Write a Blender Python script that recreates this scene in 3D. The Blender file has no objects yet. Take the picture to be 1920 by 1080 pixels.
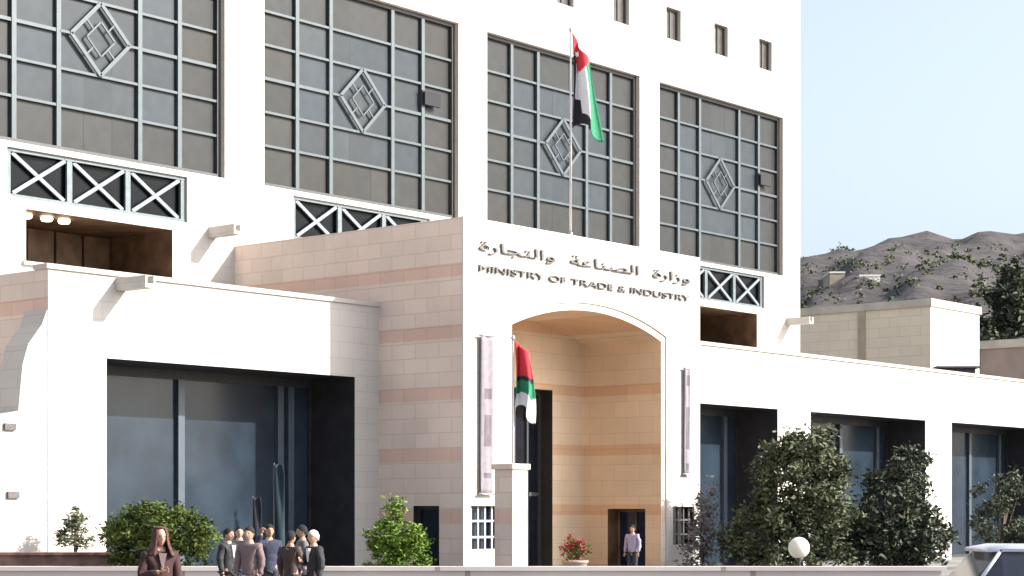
import bpy, bmesh, math, random
from mathutils import Vector, Matrix
D = bpy.data
SC = bpy.context.scene
COL = SC.collection
rad = math.radians
# ------------------------------------------------------------------ frame
# world x runs along the main facade, y into the building, z up.
CX, CY, CZ = -50.58, -44.51, 2.0
RX, RY = .641, -.7675            # camera right (horizontal)
FX, FY = .7675, .641             # camera forward (horizontal)
F = 3640.0
def sX(X, y):                     # facade coordinate met by photo column X on the plane y
    a = (X - 960) / F
    return (44.51 + y) * (.7675 + .641 * a) / (.641 - .7675 * a) - 50.58
def dep(s, y): return .7675 * (s + 50.58) + .641 * (y + 44.51)
def hY(s, y, Y): return CZ + (960 - Y) * dep(s, y) / F
def cw(xc, d): return (CX + RX * xc + FX * d, CY + RY * xc + FY * d)
def at(X, d): return cw((X - 960) / F * d, d)
def hh(Y, d): return CZ + (960 - Y) / F * d
FACE = rad(-50.13)                # turns a thing whose front is -y towards the camera

# ------------------------------------------------------------------ materials
def nt(name):
    m = D.materials.new(name); m.use_nodes = True
    n = m.node_tree.nodes; l = m.node_tree.links
    return m, n, l, n['Principled BSDF']
def noise_mix(n, l, vec, scale, c1, c2, lo=.35, hi=.65, detail=6):
    t = n.new('ShaderNodeTexNoise'); t.inputs['Scale'].default_value = scale; t.inputs['Detail'].default_value = detail
    if vec: l.new(vec, t.inputs['Vector'])
    r = n.new('ShaderNodeValToRGB')
    r.color_ramp.elements[0].position = lo; r.color_ramp.elements[0].color = (*c1, 1)
    r.color_ramp.elements[1].position = hi; r.color_ramp.elements[1].color = (*c2, 1)
    l.new(t.outputs['Fac'], r.inputs['Fac'])
    return r.outputs['Color'], t.outputs['Fac']
def mixc(n, l, a, b, fac, mode='MIX'):
    m = n.new('ShaderNodeMix'); m.data_type = 'RGBA'; m.blend_type = mode
    for sock, v in ((m.inputs['Factor'], fac), (m.inputs['A'], a), (m.inputs['B'], b)):
        if isinstance(v, tuple): sock.default_value = (*v, 1) if len(v) == 3 else v
        elif isinstance(v, (int, float)): sock.default_value = v
        else: l.new(v, sock)
    return m.outputs['Result']
def plain(name, col, rough=.6, metal=0, var=.12, scale=6, bump=0, spec=.5):
    m, n, l, b = nt(name)
    tc = n.new('ShaderNodeTexCoord')
    c1 = tuple(max(0, c * (1 - var)) for c in col); c2 = tuple(min(1, c * (1 + var)) for c in col)
    out, f = noise_mix(n, l, tc.outputs['Object'], scale, c1, c2)
    l.new(out, b.inputs['Base Color'])
    b.inputs['Roughness'].default_value = rough; b.inputs['Metallic'].default_value = metal
    b.inputs['Specular IOR Level'].default_value = spec
    if bump:
        bp = n.new('ShaderNodeBump'); bp.inputs['Strength'].default_value = bump; bp.inputs['Distance'].default_value = .02
        l.new(f, bp.inputs['Height']); l.new(bp.outputs[0], b.inputs['Normal'])
    return m
def stone(name, ca, cb, mortar, row=.42, wid=.95, band=None, stain=.12, joint=.008):
    m, n, l, b = nt(name)
    g = n.new('ShaderNodeNewGeometry'); s = n.new('ShaderNodeSeparateXYZ'); l.new(g.outputs['Position'], s.inputs[0])
    ad = n.new('ShaderNodeMath'); ad.operation = 'ADD'; l.new(s.outputs[0], ad.inputs[0]); l.new(s.outputs[1], ad.inputs[1])
    cm = n.new('ShaderNodeCombineXYZ'); l.new(ad.outputs[0], cm.inputs[0]); l.new(s.outputs[2], cm.inputs[1])
    br = n.new('ShaderNodeTexBrick'); l.new(cm.outputs[0], br.inputs['Vector'])
    br.inputs['Scale'].default_value = 1; br.inputs['Brick Width'].default_value = wid; br.inputs['Row Height'].default_value = row
    br.inputs['Mortar Size'].default_value = joint; br.inputs['Mortar Smooth'].default_value = .1
    br.inputs['Color1'].default_value = (*ca, 1); br.inputs['Color2'].default_value = (*cb, 1); br.inputs['Mortar'].default_value = (*mortar, 1)
    col = br.outputs['Color']
    if band:                                     # courses of another stone
        fr = n.new('ShaderNodeMath'); fr.operation = 'FRACT'
        dv = n.new('ShaderNodeMath'); dv.operation = 'DIVIDE'; dv.inputs[1].default_value = band[0]
        l.new(s.outputs[2], dv.inputs[0]); l.new(dv.outputs[0], fr.inputs[0])
        lt = n.new('ShaderNodeMath'); lt.operation = 'LESS_THAN'; lt.inputs[1].default_value = band[1]; l.new(fr.outputs[0], lt.inputs[0])
        col = mixc(n, l, col, band[2], lt.outputs[0], 'MULTIPLY')
    st, f = noise_mix(n, l, g.outputs['Position'], .35, (1 - stain,) * 3, (1, 1, 1), .3, .7, 8)
    col = mixc(n, l, col, st, 1.0, 'MULTIPLY')
    l.new(col, b.inputs['Base Color']); b.inputs['Roughness'].default_value = .85; b.inputs['Specular IOR Level'].default_value = .2
    bp = n.new('ShaderNodeBump'); bp.inputs['Strength'].default_value = .4; bp.inputs['Distance'].default_value = .01; bp.invert = True
    l.new(br.outputs['Fac'], bp.inputs['Height']); l.new(bp.outputs[0], b.inputs['Normal'])
    return m
def attr_mat(name, rough=.3, spec=.5, var=.1, scale=3):
    m, n, l, b = nt(name)
    a = n.new('ShaderNodeAttribute'); a.attribute_name = 'pane_colour'
    tc = n.new('ShaderNodeTexCoord')
    o, f = noise_mix(n, l, tc.outputs['Object'], scale, (1 - var,) * 3, (1 + var,) * 3)
    l.new(mixc(n, l, a.outputs['Color'], o, 1.0, 'MULTIPLY'), b.inputs['Base Color'])
    b.inputs['Roughness'].default_value = rough; b.inputs['Specular IOR Level'].default_value = spec
    return m
def emit(name, col, s):
    m, n, l, b = nt(name)
    b.inputs['Emission Color'].default_value = (*col, 1); b.inputs['Emission Strength'].default_value = s
    b.inputs['Base Color'].default_value = (*col, 1); return m
def leaf_mat(name, a, b_, c):
    m, n, l, b = nt(name)
    tc = n.new('ShaderNodeTexCoord')
    o1, f = noise_mix(n, l, tc.outputs['Object'], 1.7, a, b_, .38, .62, 3)
    o2, f2 = noise_mix(n, l, tc.outputs['Object'], 9, (0, 0, 0), (1, 1, 1), .5, .75, 2)
    l.new(mixc(n, l, o1, c, o2), b.inputs['Base Color'])
    b.inputs['Roughness'].default_value = .7; b.inputs['Specular IOR Level'].default_value = .12
    return m
M = {}
M['white_stone'] = stone('white limestone', (.52, .485, .445), (.49, .46, .42), (.40, .37, .34), .45, 1.1, None, .12)
M['pink_stone'] = stone('pink beige limestone', (.79, .655, .565), (.72, .595, .515), (.62, .50, .43), .42, .9, (1.7, .22, (.93, .80, .76)), .22, .012)
M['arch_stone'] = stone('warm sandstone lining', (.77, .595, .415), (.70, .54, .38), (.59, .44, .31), .5, 1.0, (1.9, .18, (.92, .78, .70)), .24)
M['tan_stone'] = stone('tan block stone', (.52, .44, .35), (.46, .39, .31), (.36, .3, .24), .5, 1.2, None, .15)
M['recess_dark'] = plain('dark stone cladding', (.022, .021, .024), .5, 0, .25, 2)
M['brown'] = plain('brown timber lining', (.12, .07, .038), .6, 0, .35, 2)
M['win_pane'] = attr_mat('big window glass', .35, .2, .10, 2.5)
M['bar_pale'] = plain('pale blue grey metal', (.050, .067, .076), .45, .1, .1, 4)
M['bar_grey'] = plain('grey window metal', (.042, .044, .044), .5, .1, .12, 4)
M['teal_bar'] = plain('pale teal metal', (.10, .125, .135), .45, .1, .12, 5)
M['cross'] = plain('pale lattice paint', (.15, .175, .20), .5, 0, .1, 5)
M['lat_dark'] = plain('dark glass behind lattice', (.0015, .003, .0045), .3, 0, .5, 2, 0, .1)
M['shop_glass'] = plain('blue grey tinted glass', (.019, .029, .042), .18, 0, .25, .8, 0, .3)
M['mullion'] = plain('light blue mullion', (.055, .072, .092), .4, .1, .08, 4)
M['black'] = plain('black glass', (.008, .010, .016), .15, 0, .3, 3)
M['navy_glass'] = plain('navy door glass', (.010, .016, .045), .12, 0, .3, 3)
M['letters'] = plain('dark bronze lettering', (.12, .11, .105), .5, .2, .15, 8)
M['pale_bar'] = plain('pale grey grille', (.33, .35, .42), .5, 0, .1, 6)
M['red'] = plain('red flag cloth', (.50, .018, .03), .8, 0, .1, 12)
M['green'] = plain('green flag cloth', (.010, .16, .075), .8, 0, .15, 12)
M['flag_white'] = plain('white flag cloth', (.62, .62, .64), .8, 0, .05, 12)
M['flag_black'] = plain('black flag cloth', (.008, .008, .012), .8, 0, .2, 12)
M['pole'] = plain('brushed steel pole', (.45, .45, .46), .35, .6, .05, 10)
M['mauve'] = plain('pale mauve banner cloth', (.19, .17, .19), .85, 0, .1, 5)
M['mauve_dark'] = plain('grey printed cloth', (.10, .085, .10), .85, 0, .2, 5)
M['paving'] = stone('concrete paving', (.40, .38, .36), (.36, .345, .33), (.22, .21, .2), .6, .6, None, .25)
M['asphalt'] = plain('asphalt', (.05, .05, .052), .9, 0, .3, 30, .3)
M['kerb'] = plain('kerb stone', (.42, .40, .38), .85, 0, .12, 6, .2)
M['lowwall'] = stone('pale coping stone', (.50, .44, .43), (.56, .50, .47), (.3, .26, .25), .4, .8, None, .2)
M['brownwall'] = plain('rust brown render', (.16, .095, .08), .9, 0, .35, 3, .3)
M['road_paint'] = plain('road paint', (.7, .7, .68), .8, 0, .1, 10)
M['bark'] = plain('bark', (.075, .05, .035), .9, 0, .4, 12, .6)
M['leaf_dark'] = leaf_mat('dark olive leaves', (.03, .038, .018), (.095, .112, .06), (.24, .24, .16))
M['leaf_pine'] = leaf_mat('dark conifer leaves', (.02, .03, .018), (.064, .078, .05), (.17, .17, .13))
M['leaf_mid'] = leaf_mat('mid green leaves', (.028, .05, .010), (.075, .11, .022), (.12, .11, .04))
M['leaf_bright'] = leaf_mat('bright green leaves', (.05, .10, .012), (.12, .20, .03), (.22, .28, .06))
M['leaf_grey'] = leaf_mat('grey leaves', (.10, .09, .095), (.17, .15, .155), (.22, .2, .19))
M['flower'] = plain('dark red petals', (.30, .03, .035), .6, 0, .3, 12)
M['skin'] = plain('skin', (.42, .24, .165), .5, 0, .08, 10)
M['skin2'] = plain('skin tanned', (.33, .19, .125), .5, 0, .08, 10)
M['hair'] = plain('black hair', (.006, .005, .0045), .9, 0, .4, 40)
M['eye'] = plain('dark eyes', (.01, .008, .008), .2)
M['scarf_red'] = plain('rust red headscarf', (.07, .024, .016), .85, 0, .55, 22)
M['coat_brown'] = plain('maroon coat', (.035, .012, .012), .85, 0, .3, 12)
M['coat_black'] = plain('black coat', (.014, .013, .016), .8, 0, .3, 12)
M['coat_navy'] = plain('navy coat', (.018, .022, .045), .8, 0, .3, 12)
M['coat_grey'] = plain('grey jacket', (.10, .095, .10), .85, 0, .2, 12)
M['shirt_white'] = plain('white shirt', (.62, .58, .60), .8, 0, .06, 12)
M['shirt_pink'] = plain('dusty pink shirt', (.13, .09, .09), .8, 0, .1, 12)
M['shirt_lilac'] = plain('lilac shirt', (.28, .24, .33), .8, 0, .1, 12)
M['shirt_brown'] = plain('brown shirt', (.05, .03, .025), .8, 0, .2, 12)
M['trouser'] = plain('dark trousers', (.02, .02, .028), .85, 0, .2, 12)
M['trouser2'] = plain('faded jeans', (.09, .12, .17), .85, 0, .2, 12)
M['shoe'] = plain('black shoes', (.012, .011, .01), .4)
M['navy_cloth'] = plain('navy cloth', (.008, .010, .018), .85, 0, .2, 8)
M['teal_cloth'] = plain('dark teal cloth', (.004, .017, .026), .85, 0, .2, 8)
M['car_paint'] = plain('silver paint', (.52, .54, .60), .25, .5, .03, 3)
M['car_glass'] = plain('car window glass', (.012, .015, .025), .05)
M['rubber'] = plain('tyre rubber', (.015, .015, .015), .8)
M['alloy'] = plain('alloy rim', (.45, .45, .47), .3, .8)
M['head_glass'] = plain('lamp lens', (.6, .6, .62), .1)
M['tail_red'] = plain('tail lamp lens', (.35, .01, .01), .15)
M['globe'] = plain('cream lamp globe', (.78, .72, .60), .3, 0, .05, 3)
M['lamp_lit'] = emit('lit ceiling lamp', (1, .86, .62), 4)
M['tan_plaster'] = plain('tan plaster', (.38, .315, .235), .9, 0, .14, .8, .1)
M['house_side'] = stone('shade tan side wall', (.80, .70, .53), (.76, .66, .51), (.47, .40, .31), .6, 1.4, None, .12)  # tan tone carries the shade of the left-facing house wall
M['cream'] = plain('cream parapet', (.50, .45, .37), .9, 0, .12, 1)
M['white_plaster'] = plain('white plaster', (.74, .72, .66), .9, 0, .05, .8, .1)
M['rose_plaster'] = plain('dull rose plaster', (.33, .255, .215), .9, 0, .12, .8, .1)
M['grey_metal'] = plain('dark sheet metal', (.09, .08, .08), .6, .3, .2, 4)

# ------------------------------------------------------------------ mesh helpers
def tag(o, label=None, cat=None, group=None, kind=None):
    if label: o['label'] = label
    if cat: o['category'] = cat
    if group: o['group'] = group
    if kind: o['kind'] = kind
    return o
def empty(name, loc=(0, 0, 0), rz=0, parent=None):
    o = D.objects.new(name, None); o.empty_display_size = .3; COL.objects.link(o)
    o.location = loc; o.rotation_euler = (0, 0, rz)
    if parent: o.parent = parent
    return o
class MB:
    def __init__(s): s.v = []; s.f = []; s.m = []; s.c = []
    def face(s, pts, mi=0, col=None):
        k = len(s.v); s.v += [tuple(p) for p in pts]; s.f.append(tuple(range(k, k + len(pts)))); s.m.append(mi); s.c.append(col)
    def box(s, x0, x1, y0, y1, z0, z1, mi=0):
        k = len(s.v)
        s.v += [(x0, y0, z0), (x1, y0, z0), (x1, y1, z0), (x0, y1, z0), (x0, y0, z1), (x1, y0, z1), (x1, y1, z1), (x0, y1, z1)]
        for q in ((0, 3, 2, 1), (4, 5, 6, 7), (0, 1, 5, 4), (1, 2, 6, 5), (2, 3, 7, 6), (3, 0, 4, 7)):
            s.f.append(tuple(k + i for i in q)); s.m.append(mi); s.c.append(None)
        return s
    def prism_xz(s, pts, y0, y1, mi=0):            # polygon in x,z (ccw seen from -y) extruded in y
        k = len(s.v); n = len(pts)
        s.v += [(x, y0, z) for x, z in pts] + [(x, y1, z) for x, z in pts]
        s.f.append(tuple(range(k, k + n))); s.f.append(tuple(range(k + 2 * n - 1, k + n - 1, -1)))
        s.m += [mi, mi]; s.c += [None, None]
        for i in range(n):
            j = (i + 1) % n
            s.f.append((k + i, k + n + i, k + n + j, k + j)); s.m.append(mi); s.c.append(None)
        return s
    def bar(s, p, q, w, h, y0, y1, mi=0):         # flat bar in the xz plane from p to q
        dx, dz = q[0] - p[0], q[1] - p[1]; L = math.hypot(dx, dz); nx, nz = -dz / L * w / 2, dx / L * w / 2
        s.prism_xz([(p[0] - nx, p[1] - nz), (q[0] - nx, q[1] - nz), (q[0] + nx, q[1] + nz), (p[0] + nx, p[1] + nz)], y0, y1, mi)
        return s
    def tube(s, pts, rs, n=8, mi=0, cap=True):
        pts = [Vector(p) for p in pts]; rings = []
        for i, p in enumerate(pts):
            t = (pts[min(i + 1, len(pts) - 1)] - pts[max(i - 1, 0)]).normalized()
            a = t.cross(Vector((0, 0, 1)) if abs(t.z) < .9 else Vector((1, 0, 0))).normalized(); b = t.cross(a)
            r = rs[i] if isinstance(rs, (list, tuple)) else rs
            k = len(s.v); s.v += [tuple(p + (a * math.cos(2 * math.pi * j / n) + b * math.sin(2 * math.pi * j / n)) * r) for j in range(n)]
            rings.append(k)
        for a_, b_ in zip(rings, rings[1:]):
            for j in range(n):
                s.f.append((a_ + j, a_ + (j + 1) % n, b_ + (j + 1) % n, b_ + j)); s.m.append(mi); s.c.append(None)
        if cap:
            s.f.append(tuple(rings[0] + j for j in range(n))[::-1]); s.f.append(tuple(rings[-1] + j for j in range(n)))
            s.m += [mi, mi]; s.c += [None, None]
        return s
    def lathe(s, prof, n=16, c=(0, 0), mi=0):
        rings = []
        for r, z in prof:
            k = len(s.v); rings.append(k)
            s.v += [(c[0] + r * math.cos(2 * math.pi * j / n), c[1] + r * math.sin(2 * math.pi * j / n), z) for j in range(n)]
        for a_, b_ in zip(rings, rings[1:]):
            for j in range(n):
                s.f.append((a_ + j, a_ + (j + 1) % n, b_ + (j + 1) % n, b_ + j)); s.m.append(mi); s.c.append(None)
        return s
    def build(s, name, mats, parent=None, smooth=False, loc=None, rz=None, bevel=0):
        me = D.meshes.new(name); me.from_pydata(s.v, [], s.f); me.update()
        for m in (mats if isinstance(mats, (list, tuple)) else [mats]): me.materials.append(m)
        me.polygons.foreach_set('material_index', s.m)
        if smooth: me.polygons.foreach_set('use_smooth', [True] * len(me.polygons))
        if any(c is not None for c in s.c):
            ca = me.color_attributes.new('pane_colour', 'FLOAT_COLOR', 'CORNER')
            i = 0
            for p, c in zip(me.polygons, s.c):
                for _ in p.vertices: ca.data[i].color = (*(c or (.1, .1, .1)), 1); i += 1
        bm = bmesh.new(); bm.from_mesh(me); bmesh.ops.recalc_face_normals(bm, faces=bm.faces) if not any(s.c) else None
        bm.to_mesh(me); bm.free()
        o = D.objects.new(name, me); COL.objects.link(o)
        if parent: o.parent = parent
        if loc: o.location = loc
        if rz is not None: o.rotation_euler = (0, 0, rz)
        if bevel:
            b = o.modifiers.new('b', 'BEVEL'); b.width = bevel; b.segments = 2; b.limit_method = 'ANGLE'
        return o
def bake(o):
    dg = bpy.context.evaluated_depsgraph_get(); dg.update()
    me = D.meshes.new_from_object(o.evaluated_get(dg)); o.modifiers.clear(); old = o.data; o.data = me
    return o
def carve(o, cutters):                            # cutters: MB objects; their material lines the cut
    tmp = []
    for mb, mat in cutters:
        c = mb.build('cutter', mat); tmp.append(c)
        md = o.modifiers.new('cut', 'BOOLEAN'); md.operation = 'DIFFERENCE'; md.solver = 'EXACT'; md.object = c
        try: md.material_mode = 'TRANSFER'
        except Exception: pass
    bake(o)
    for c in tmp: D.objects.remove(c)
    return o
def copy_tree(o, parent=None):
    c = o.copy(); COL.objects.link(c); c.parent = parent
    for ch in list(o.children): copy_tree(ch, c)
    return c
def text(body, name, size, mat, parent, loc, width, depth=.03):
    c = D.curves.new(name, 'FONT'); c.body = body; c.size = size; c.extrude = depth; c.align_x = 'CENTER'
    o = D.objects.new(name, c); COL.objects.link(o)
    dg = bpy.context.evaluated_depsgraph_get(); dg.update()
    me = D.meshes.new_from_object(o.evaluated_get(dg)); D.objects.remove(o)
    xs = [v.co.x for v in me.vertices]; k = width / (max(xs) - min(xs)); mid = (max(xs) + min(xs)) / 2
    for v in me.vertices: v.co = Vector(((v.co.x - mid) * k, -v.co.z, v.co.y))
    me.materials.clear(); me.materials.append(mat)
    o = D.objects.new(name, me); COL.objects.link(o); o.parent = parent; o.location = loc
    return o

# ------------------------------------------------------------------ the ministry building
B = empty('government_building', (-4.76, 0, 0))
tag(B, 'white stone government building with lattice windows, arched entrance portal and low glazed wings', 'building')
OFF = Vector((4.76, 0, 0))
def adopt(o):
    o.parent = B; o.location = Vector(o.location) + OFF; return o
WX = [-25.98 - 0, -15.45, -4.72, 5.9, 16.32]        # window centres
WH, WB, WT = 4.55, 12.14, 18.93
SM = [2.35, 5.8, 9.26, 12.73, 16.11, 19.48]
cut = []
for x in WX:
    cut.append((MB().box(x - WH, x + WH, -.5, .38, WB, WT), M['white_stone']))
    cut.append((MB().box(x - 3.32, x + 3.08, -.5, .34, 10.62, 11.98), M['white_stone']))
    cut.append((MB().box(x - 2.7, x + 2.5, -.5, 2.9, 8.8, 10.34), M['brown']))
for x in SM + [SM[0] - 3.4 * k for k in range(1, 10)]:
    cut.append((MB().box(x - .5, x + .5, -.5, .3, 20.75, 22.0), M['white_stone']))
wall = MB().box(-31.8, 22.26, 0, 25, -.2, 25.6).build('wall', M['white_stone'])
carve(wall, cut); adopt(wall)
adopt(MB().box(-31.95, 22.41, -.15, .55, 25.6, 25.9).box(-31.95, 22.41, 24.45, 25.15, 25.6, 25.9).box(-31.95, -31.25, .55, 24.45, 25.6, 25.9).box(21.71, 22.41, .55, 24.45, 25.6, 25.9).build('parapet', M['white_stone']))

def big_window(seed):
    rng = random.Random(seed)
    fr = MB(); H = (WT - WB) / 2                     # local origin at the centre of the opening
    fr.box(-WH, -WH + .14, -.06, .10, -H, H); fr.box(WH - .14, WH, -.06, .10, -H, H)
    fr.box(-WH + .14, WH - .14, -.06, .10, -H, -H + .13); fr.box(-WH + .14, WH - .14, -.06, .10, H - .13, H)
    w = fr.build('window', M['bar_grey'])
    g = MB()
    for x in (-2.95, -1.45, 1.45, 2.95): g.box(x - .075, x + .075, -.05, .05, -H + .13, H - .13)
    for z in (-2.1, -1.05, 1.05, 2.1): g.box(-WH + .14, WH - .14, -.035, .035, z - .038, z + .038)
    for sx in (-1, 1):
        a, b = sorted((sx * 1.45, sx * (WH - .14))); g.box(a, b, -.03, .03, -.05, .05)
    g.build('glazing_bars', M['bar_pale'], w)
    d = MB(); R = 1.04
    for r, wd in ((R, .11), (.5, .045)):
        p = [(-r, 0), (0, -r), (r, 0), (0, r)]
        for i in range(4): d.bar(p[i], p[(i + 1) % 4], wd, 0, -.085, -.04)
    for q in ((-1, 1), (1, 1), (1, -1), (-1, -1)): d.bar((q[0] * .5 * .5, q[1] * .5 * .5), (q[0] * .5, q[1] * .5), .045, 0, -.07, -.03)
    for q in (-1, 1): d.bar((q * 1.0, 0), (q * 1.4, 0), .07, 0, -.06, -.03)
    d.build('diamond_lattice', M['bar_pale'], w)
    pn = MB()
    xs = [-WH + .1, -2.95, -1.45, -.5, .5, 1.45, 2.95, WH - .1]; zs = [-H + .1, -2.1, -1.05, 0, 1.05, 2.1, H - .1]
    for i in range(len(xs) - 1):
        for j in range(len(zs) - 1):
            inner = abs((xs[i] + xs[i + 1]) / 2) < 2.9 and abs((zs[j] + zs[j + 1]) / 2) < 2.05
            base = (.029, .037, .044) if inner else (.0255, .0265, .0255)
            k = rng.uniform(.86, 1.12); h = rng.uniform(-.04, .05)
            col = (base[0] * k * (1 + h), base[1] * k, base[2] * k * (1 - h))
            yy = .06 + rng.uniform(0, .012)
            pn.face([(xs[i], yy, zs[j]), (xs[i + 1], yy, zs[j]), (xs[i + 1], yy, zs[j + 1]), (xs[i], yy, zs[j + 1])], 0, col)
    pn.build('pane', M['win_pane'], w)
    return w
for i, x in enumerate(WX):
    w = big_window(i + 3); w.parent = B; w.location = Vector((x, .24, (WB + WT) / 2)) + OFF
    if i in (2, 4):
        v = MB().box(-.40, .40, -.12, -.03, -.22, .2).box(-.46, .46, -.05, -.02, .2, .26).build('open_vent', M['flag_black'], w, loc=(3.3, -.06, .55))
lat0 = None
for i, x in enumerate(WX):
    x -= .12
    lb = MB().box(-3.2, 3.2, -.04, .06, -.68, -.58).box(-3.2, 3.2, -.04, .06, .58, .68)
    for k in range(4):
        xx = -3.11 + k * 2.073; lb.box(xx - .09, xx + .09, -.03, .05, -.58, .58)
    o = lb.build('lattice_panel', M['teal_bar'])
    x_ = MB()
    for k in range(3):
        c = -2.073 + k * 2.073
        x_.bar((c - .88, -.56), (c + .88, .56), .11, 0, -.04, -.005); x_.bar((c - .88, .56), (c + .88, -.56), .11, 0, .0, .035)
    x_.build('cross_bars', M['cross'], o)
    gl = MB().box(-3.05, 3.05, .12, .16, -.66, .66).build('glass_backing', M['lat_dark'], o)
    o.parent = B; o.location = Vector((x, .12, 11.30)) + OFF
    # balcony niche: sill and rear shutters
    nb = MB().box(-2.7, 2.5, -.10, .35, -.0, .10); nb = nb.build('balcony_sill', M['white_stone']); nb.parent = B; nb.location = Vector((x, 0, 8.8)) + OFF
    sh = MB()
    for k in range(5): sh.box(-2.55 + k * 1.02, -1.63 + k * 1.02, 2.75, 2.85, .15, 1.5)
    sh = sh.build('balcony_shutters', M['brown']); sh.parent = B; sh.location = Vector((x, 0, 8.8)) + OFF
for xx in (-17.6, -16.9, -16.3):
    l = MB().lathe([(0, 0), (.14, .0), (.17, .05), (.17, .09)], 12).build('ceiling_lamp', M['lamp_lit'], B, loc=Vector((xx, .75, 10.22)) + OFF)
for x in SM + [SM[0] - 3.4 * k for k in range(1, 10)]:
    o = MB().box(-.5, -.42, -.04, .06, -.62, .62).box(.42, .5, -.04, .06, -.62, .62).box(-.42, .42, -.04, .06, -.62, -.54).box(-.42, .42, -.04, .06, .54, .62).box(-.03, .03, -.04, .06, -.54, .54).build('small_window', M['bar_grey'])
    MB().box(-.46, .46, .0, .03, -.58, .58).build('pane', plain('brown grey glass', (.045, .037, .033), .25, 0, .3, 2) if 'sg' not in M else M['sg'], o)
    if 'sg' not in M: M['sg'] = o.children[0].data.materials[0]
    o.parent = B; o.location = Vector((x, .2, 21.375)) + OFF

# --- wings
WY = -6.08
wl = MB().box(-21.94, -10.5, WY, .6, -.2, 7.85).build('wing', M['white_stone'])
for o in (wl,):
    o.data.materials.append(M['pink_stone'])
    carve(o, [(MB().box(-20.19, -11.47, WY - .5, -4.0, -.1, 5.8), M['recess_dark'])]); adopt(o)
    pk = [i for i, m_ in enumerate(o.data.materials) if m_ == M['pink_stone']][0]
    for p in o.data.polygons:
        if p.normal.x < -.9 and p.center.x < -21.9: p.material_index = pk
wr = MB().box(.98, 46, WY, .6, -.2, 7.85).build('wing', M['white_stone'])
RO = [(1.85, 10.74), (13.07, 22.16), (24.5, 33.5), (35.9, 44.9)]
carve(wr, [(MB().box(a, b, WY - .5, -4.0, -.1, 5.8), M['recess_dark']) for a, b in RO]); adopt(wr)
adopt(MB().box(-22.02, -10.5, WY - .06, WY + .5, 7.85, 7.97).build('coping', M['white_stone']))
adopt(MB().box(.98, 46.08, WY - .06, WY + .5, 7.85, 7.97).build('coping', M['white_stone']))
def glazing(a, b, mull, name='shopfront_glazing', gm='shop_glass'):
    y = -4.25
    fr = MB().box(a, b, y - .08, y + .08, 5.55, 5.8).box(a, b, y - .08, y + .08, -.05, .12).box(a, a + .1, y - .08, y + .08, .12, 5.55).box(b - .1, b, y - .08, y + .08, .12, 5.55)
    o = fr.build(name, M['recess_dark'])
    for x in mull: MB().box(x - .11, x + .11, y - .13, y + .06, .12, 5.55).build('mullion', M['mullion'], o)
    MB().box(a + .1, b - .1, y - .01, y + .01, .12, 5.55).build('pane', M[gm], o)
    adopt(o); return o
glazing(-20.19, -11.47, [sX(337, -4.3), sX(523, -4.3), -12.3])
for a, b in RO:
    w3 = (b - a)
    glazing(a, b, [a + w3 * .33, a + w3 * .57, a + w3 * .9])
# pale blind box seen low in the left glazing
# stepped garden wall at the left end
gw = MB().prism_xz([(-21.94, -.2), (-21.94, 6.9), (-22.1, 6.5), (-22.5, 6.0), (-22.66, 5.5), (-22.78, 4.4), (-23.3, 4.25), (-23.5, 4.05), (-30, 4.05), (-30, -.2)], WY + .02, WY + .9)
o = gw.build('stepped_wall', M['white_stone']); adopt(o)
for X, Y in ((20, 928), (14, 800)):
    s = sX(X, WY); adopt(MB().box(s - .1, s + .22, WY - .05, WY + .02, hY(s, WY, Y) - .08, hY(s, WY, Y) + .08).build('wall_lamp', M['grey_metal']))

# --- portal
PY = -9.24
portal = MB().box(-10.5, .98, PY, .3, -.2, 10.12).build('entrance_portal', M['pink_stone'])
aw, ac, zs_, zc = 3.635, -4.72, 7.32, 7.98
R_ = (aw * aw + (zc - zs_) ** 2) / (2 * (zc - zs_)); th = math.asin(aw / R_)
arc = [(ac + R_ * math.sin(th - 2 * th * i / 28), zc - R_ + R_ * math.cos(th - 2 * th * i / 28)) for i in range(29)]
poly = [(ac - aw, -.1), (ac + aw, -.1)] + arc
carve(portal, [
    (MB().prism_xz(poly, PY - .5, -6.22), M['arch_stone']),
    (MB().box(-6.72, -2.74, -6.3, -5.5, -.05, 5.84), M['recess_dark']),
    (MB().box(-1.3, -.15, -8.63, -7.15, -.05, 2.1), M['brown']),
    (MB().box(-10.19, -9.0, PY - .3, PY + .28, .97, 2.17), M['recess_dark']),
    (MB().box(-.52, .67, PY - .3, PY + .28, .97, 2.17), M['recess_dark']),
    (MB().box(-10.8, -10.15, -8.4, -7.43, -.05, 2.17), M['recess_dark'])])
adopt(portal)
# white facing puts strong sun on the pink portal front into colour, arch open
ax = aw + .22
R2 = R_ + .22
fac = MB()
def facing_col(x0, x1, z0, z1): fac.box(x0, x1, PY - .05, PY - .002, z0, z1)
L0, L1 = ac - ax, ac + ax
# left and right of the arch around the small windows
for (x0, x1, wa, wb) in ((-10.5, L0, -10.19, -9.0), (L1, .98, -.52, .67)):
    facing_col(x0, x1, -.1, .97); facing_col(x0, wa, .97, 2.17); facing_col(wb, x1, .97, 2.17); facing_col(x0, x1, 2.17, 10.14)
th2 = math.asin(ax / R2)
top = [(ac + R2 * math.sin(-th2 + 2 * th2 * i / 28), zc - R_ + R2 * math.cos(-th2 + 2 * th2 * i / 28)) for i in range(29)]
fac.prism_xz(top + [(L1, 10.14), (L0, 10.14)], PY - .05, PY - .002)
adopt(fac.build('portal_facing', M['white_stone']))
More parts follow.
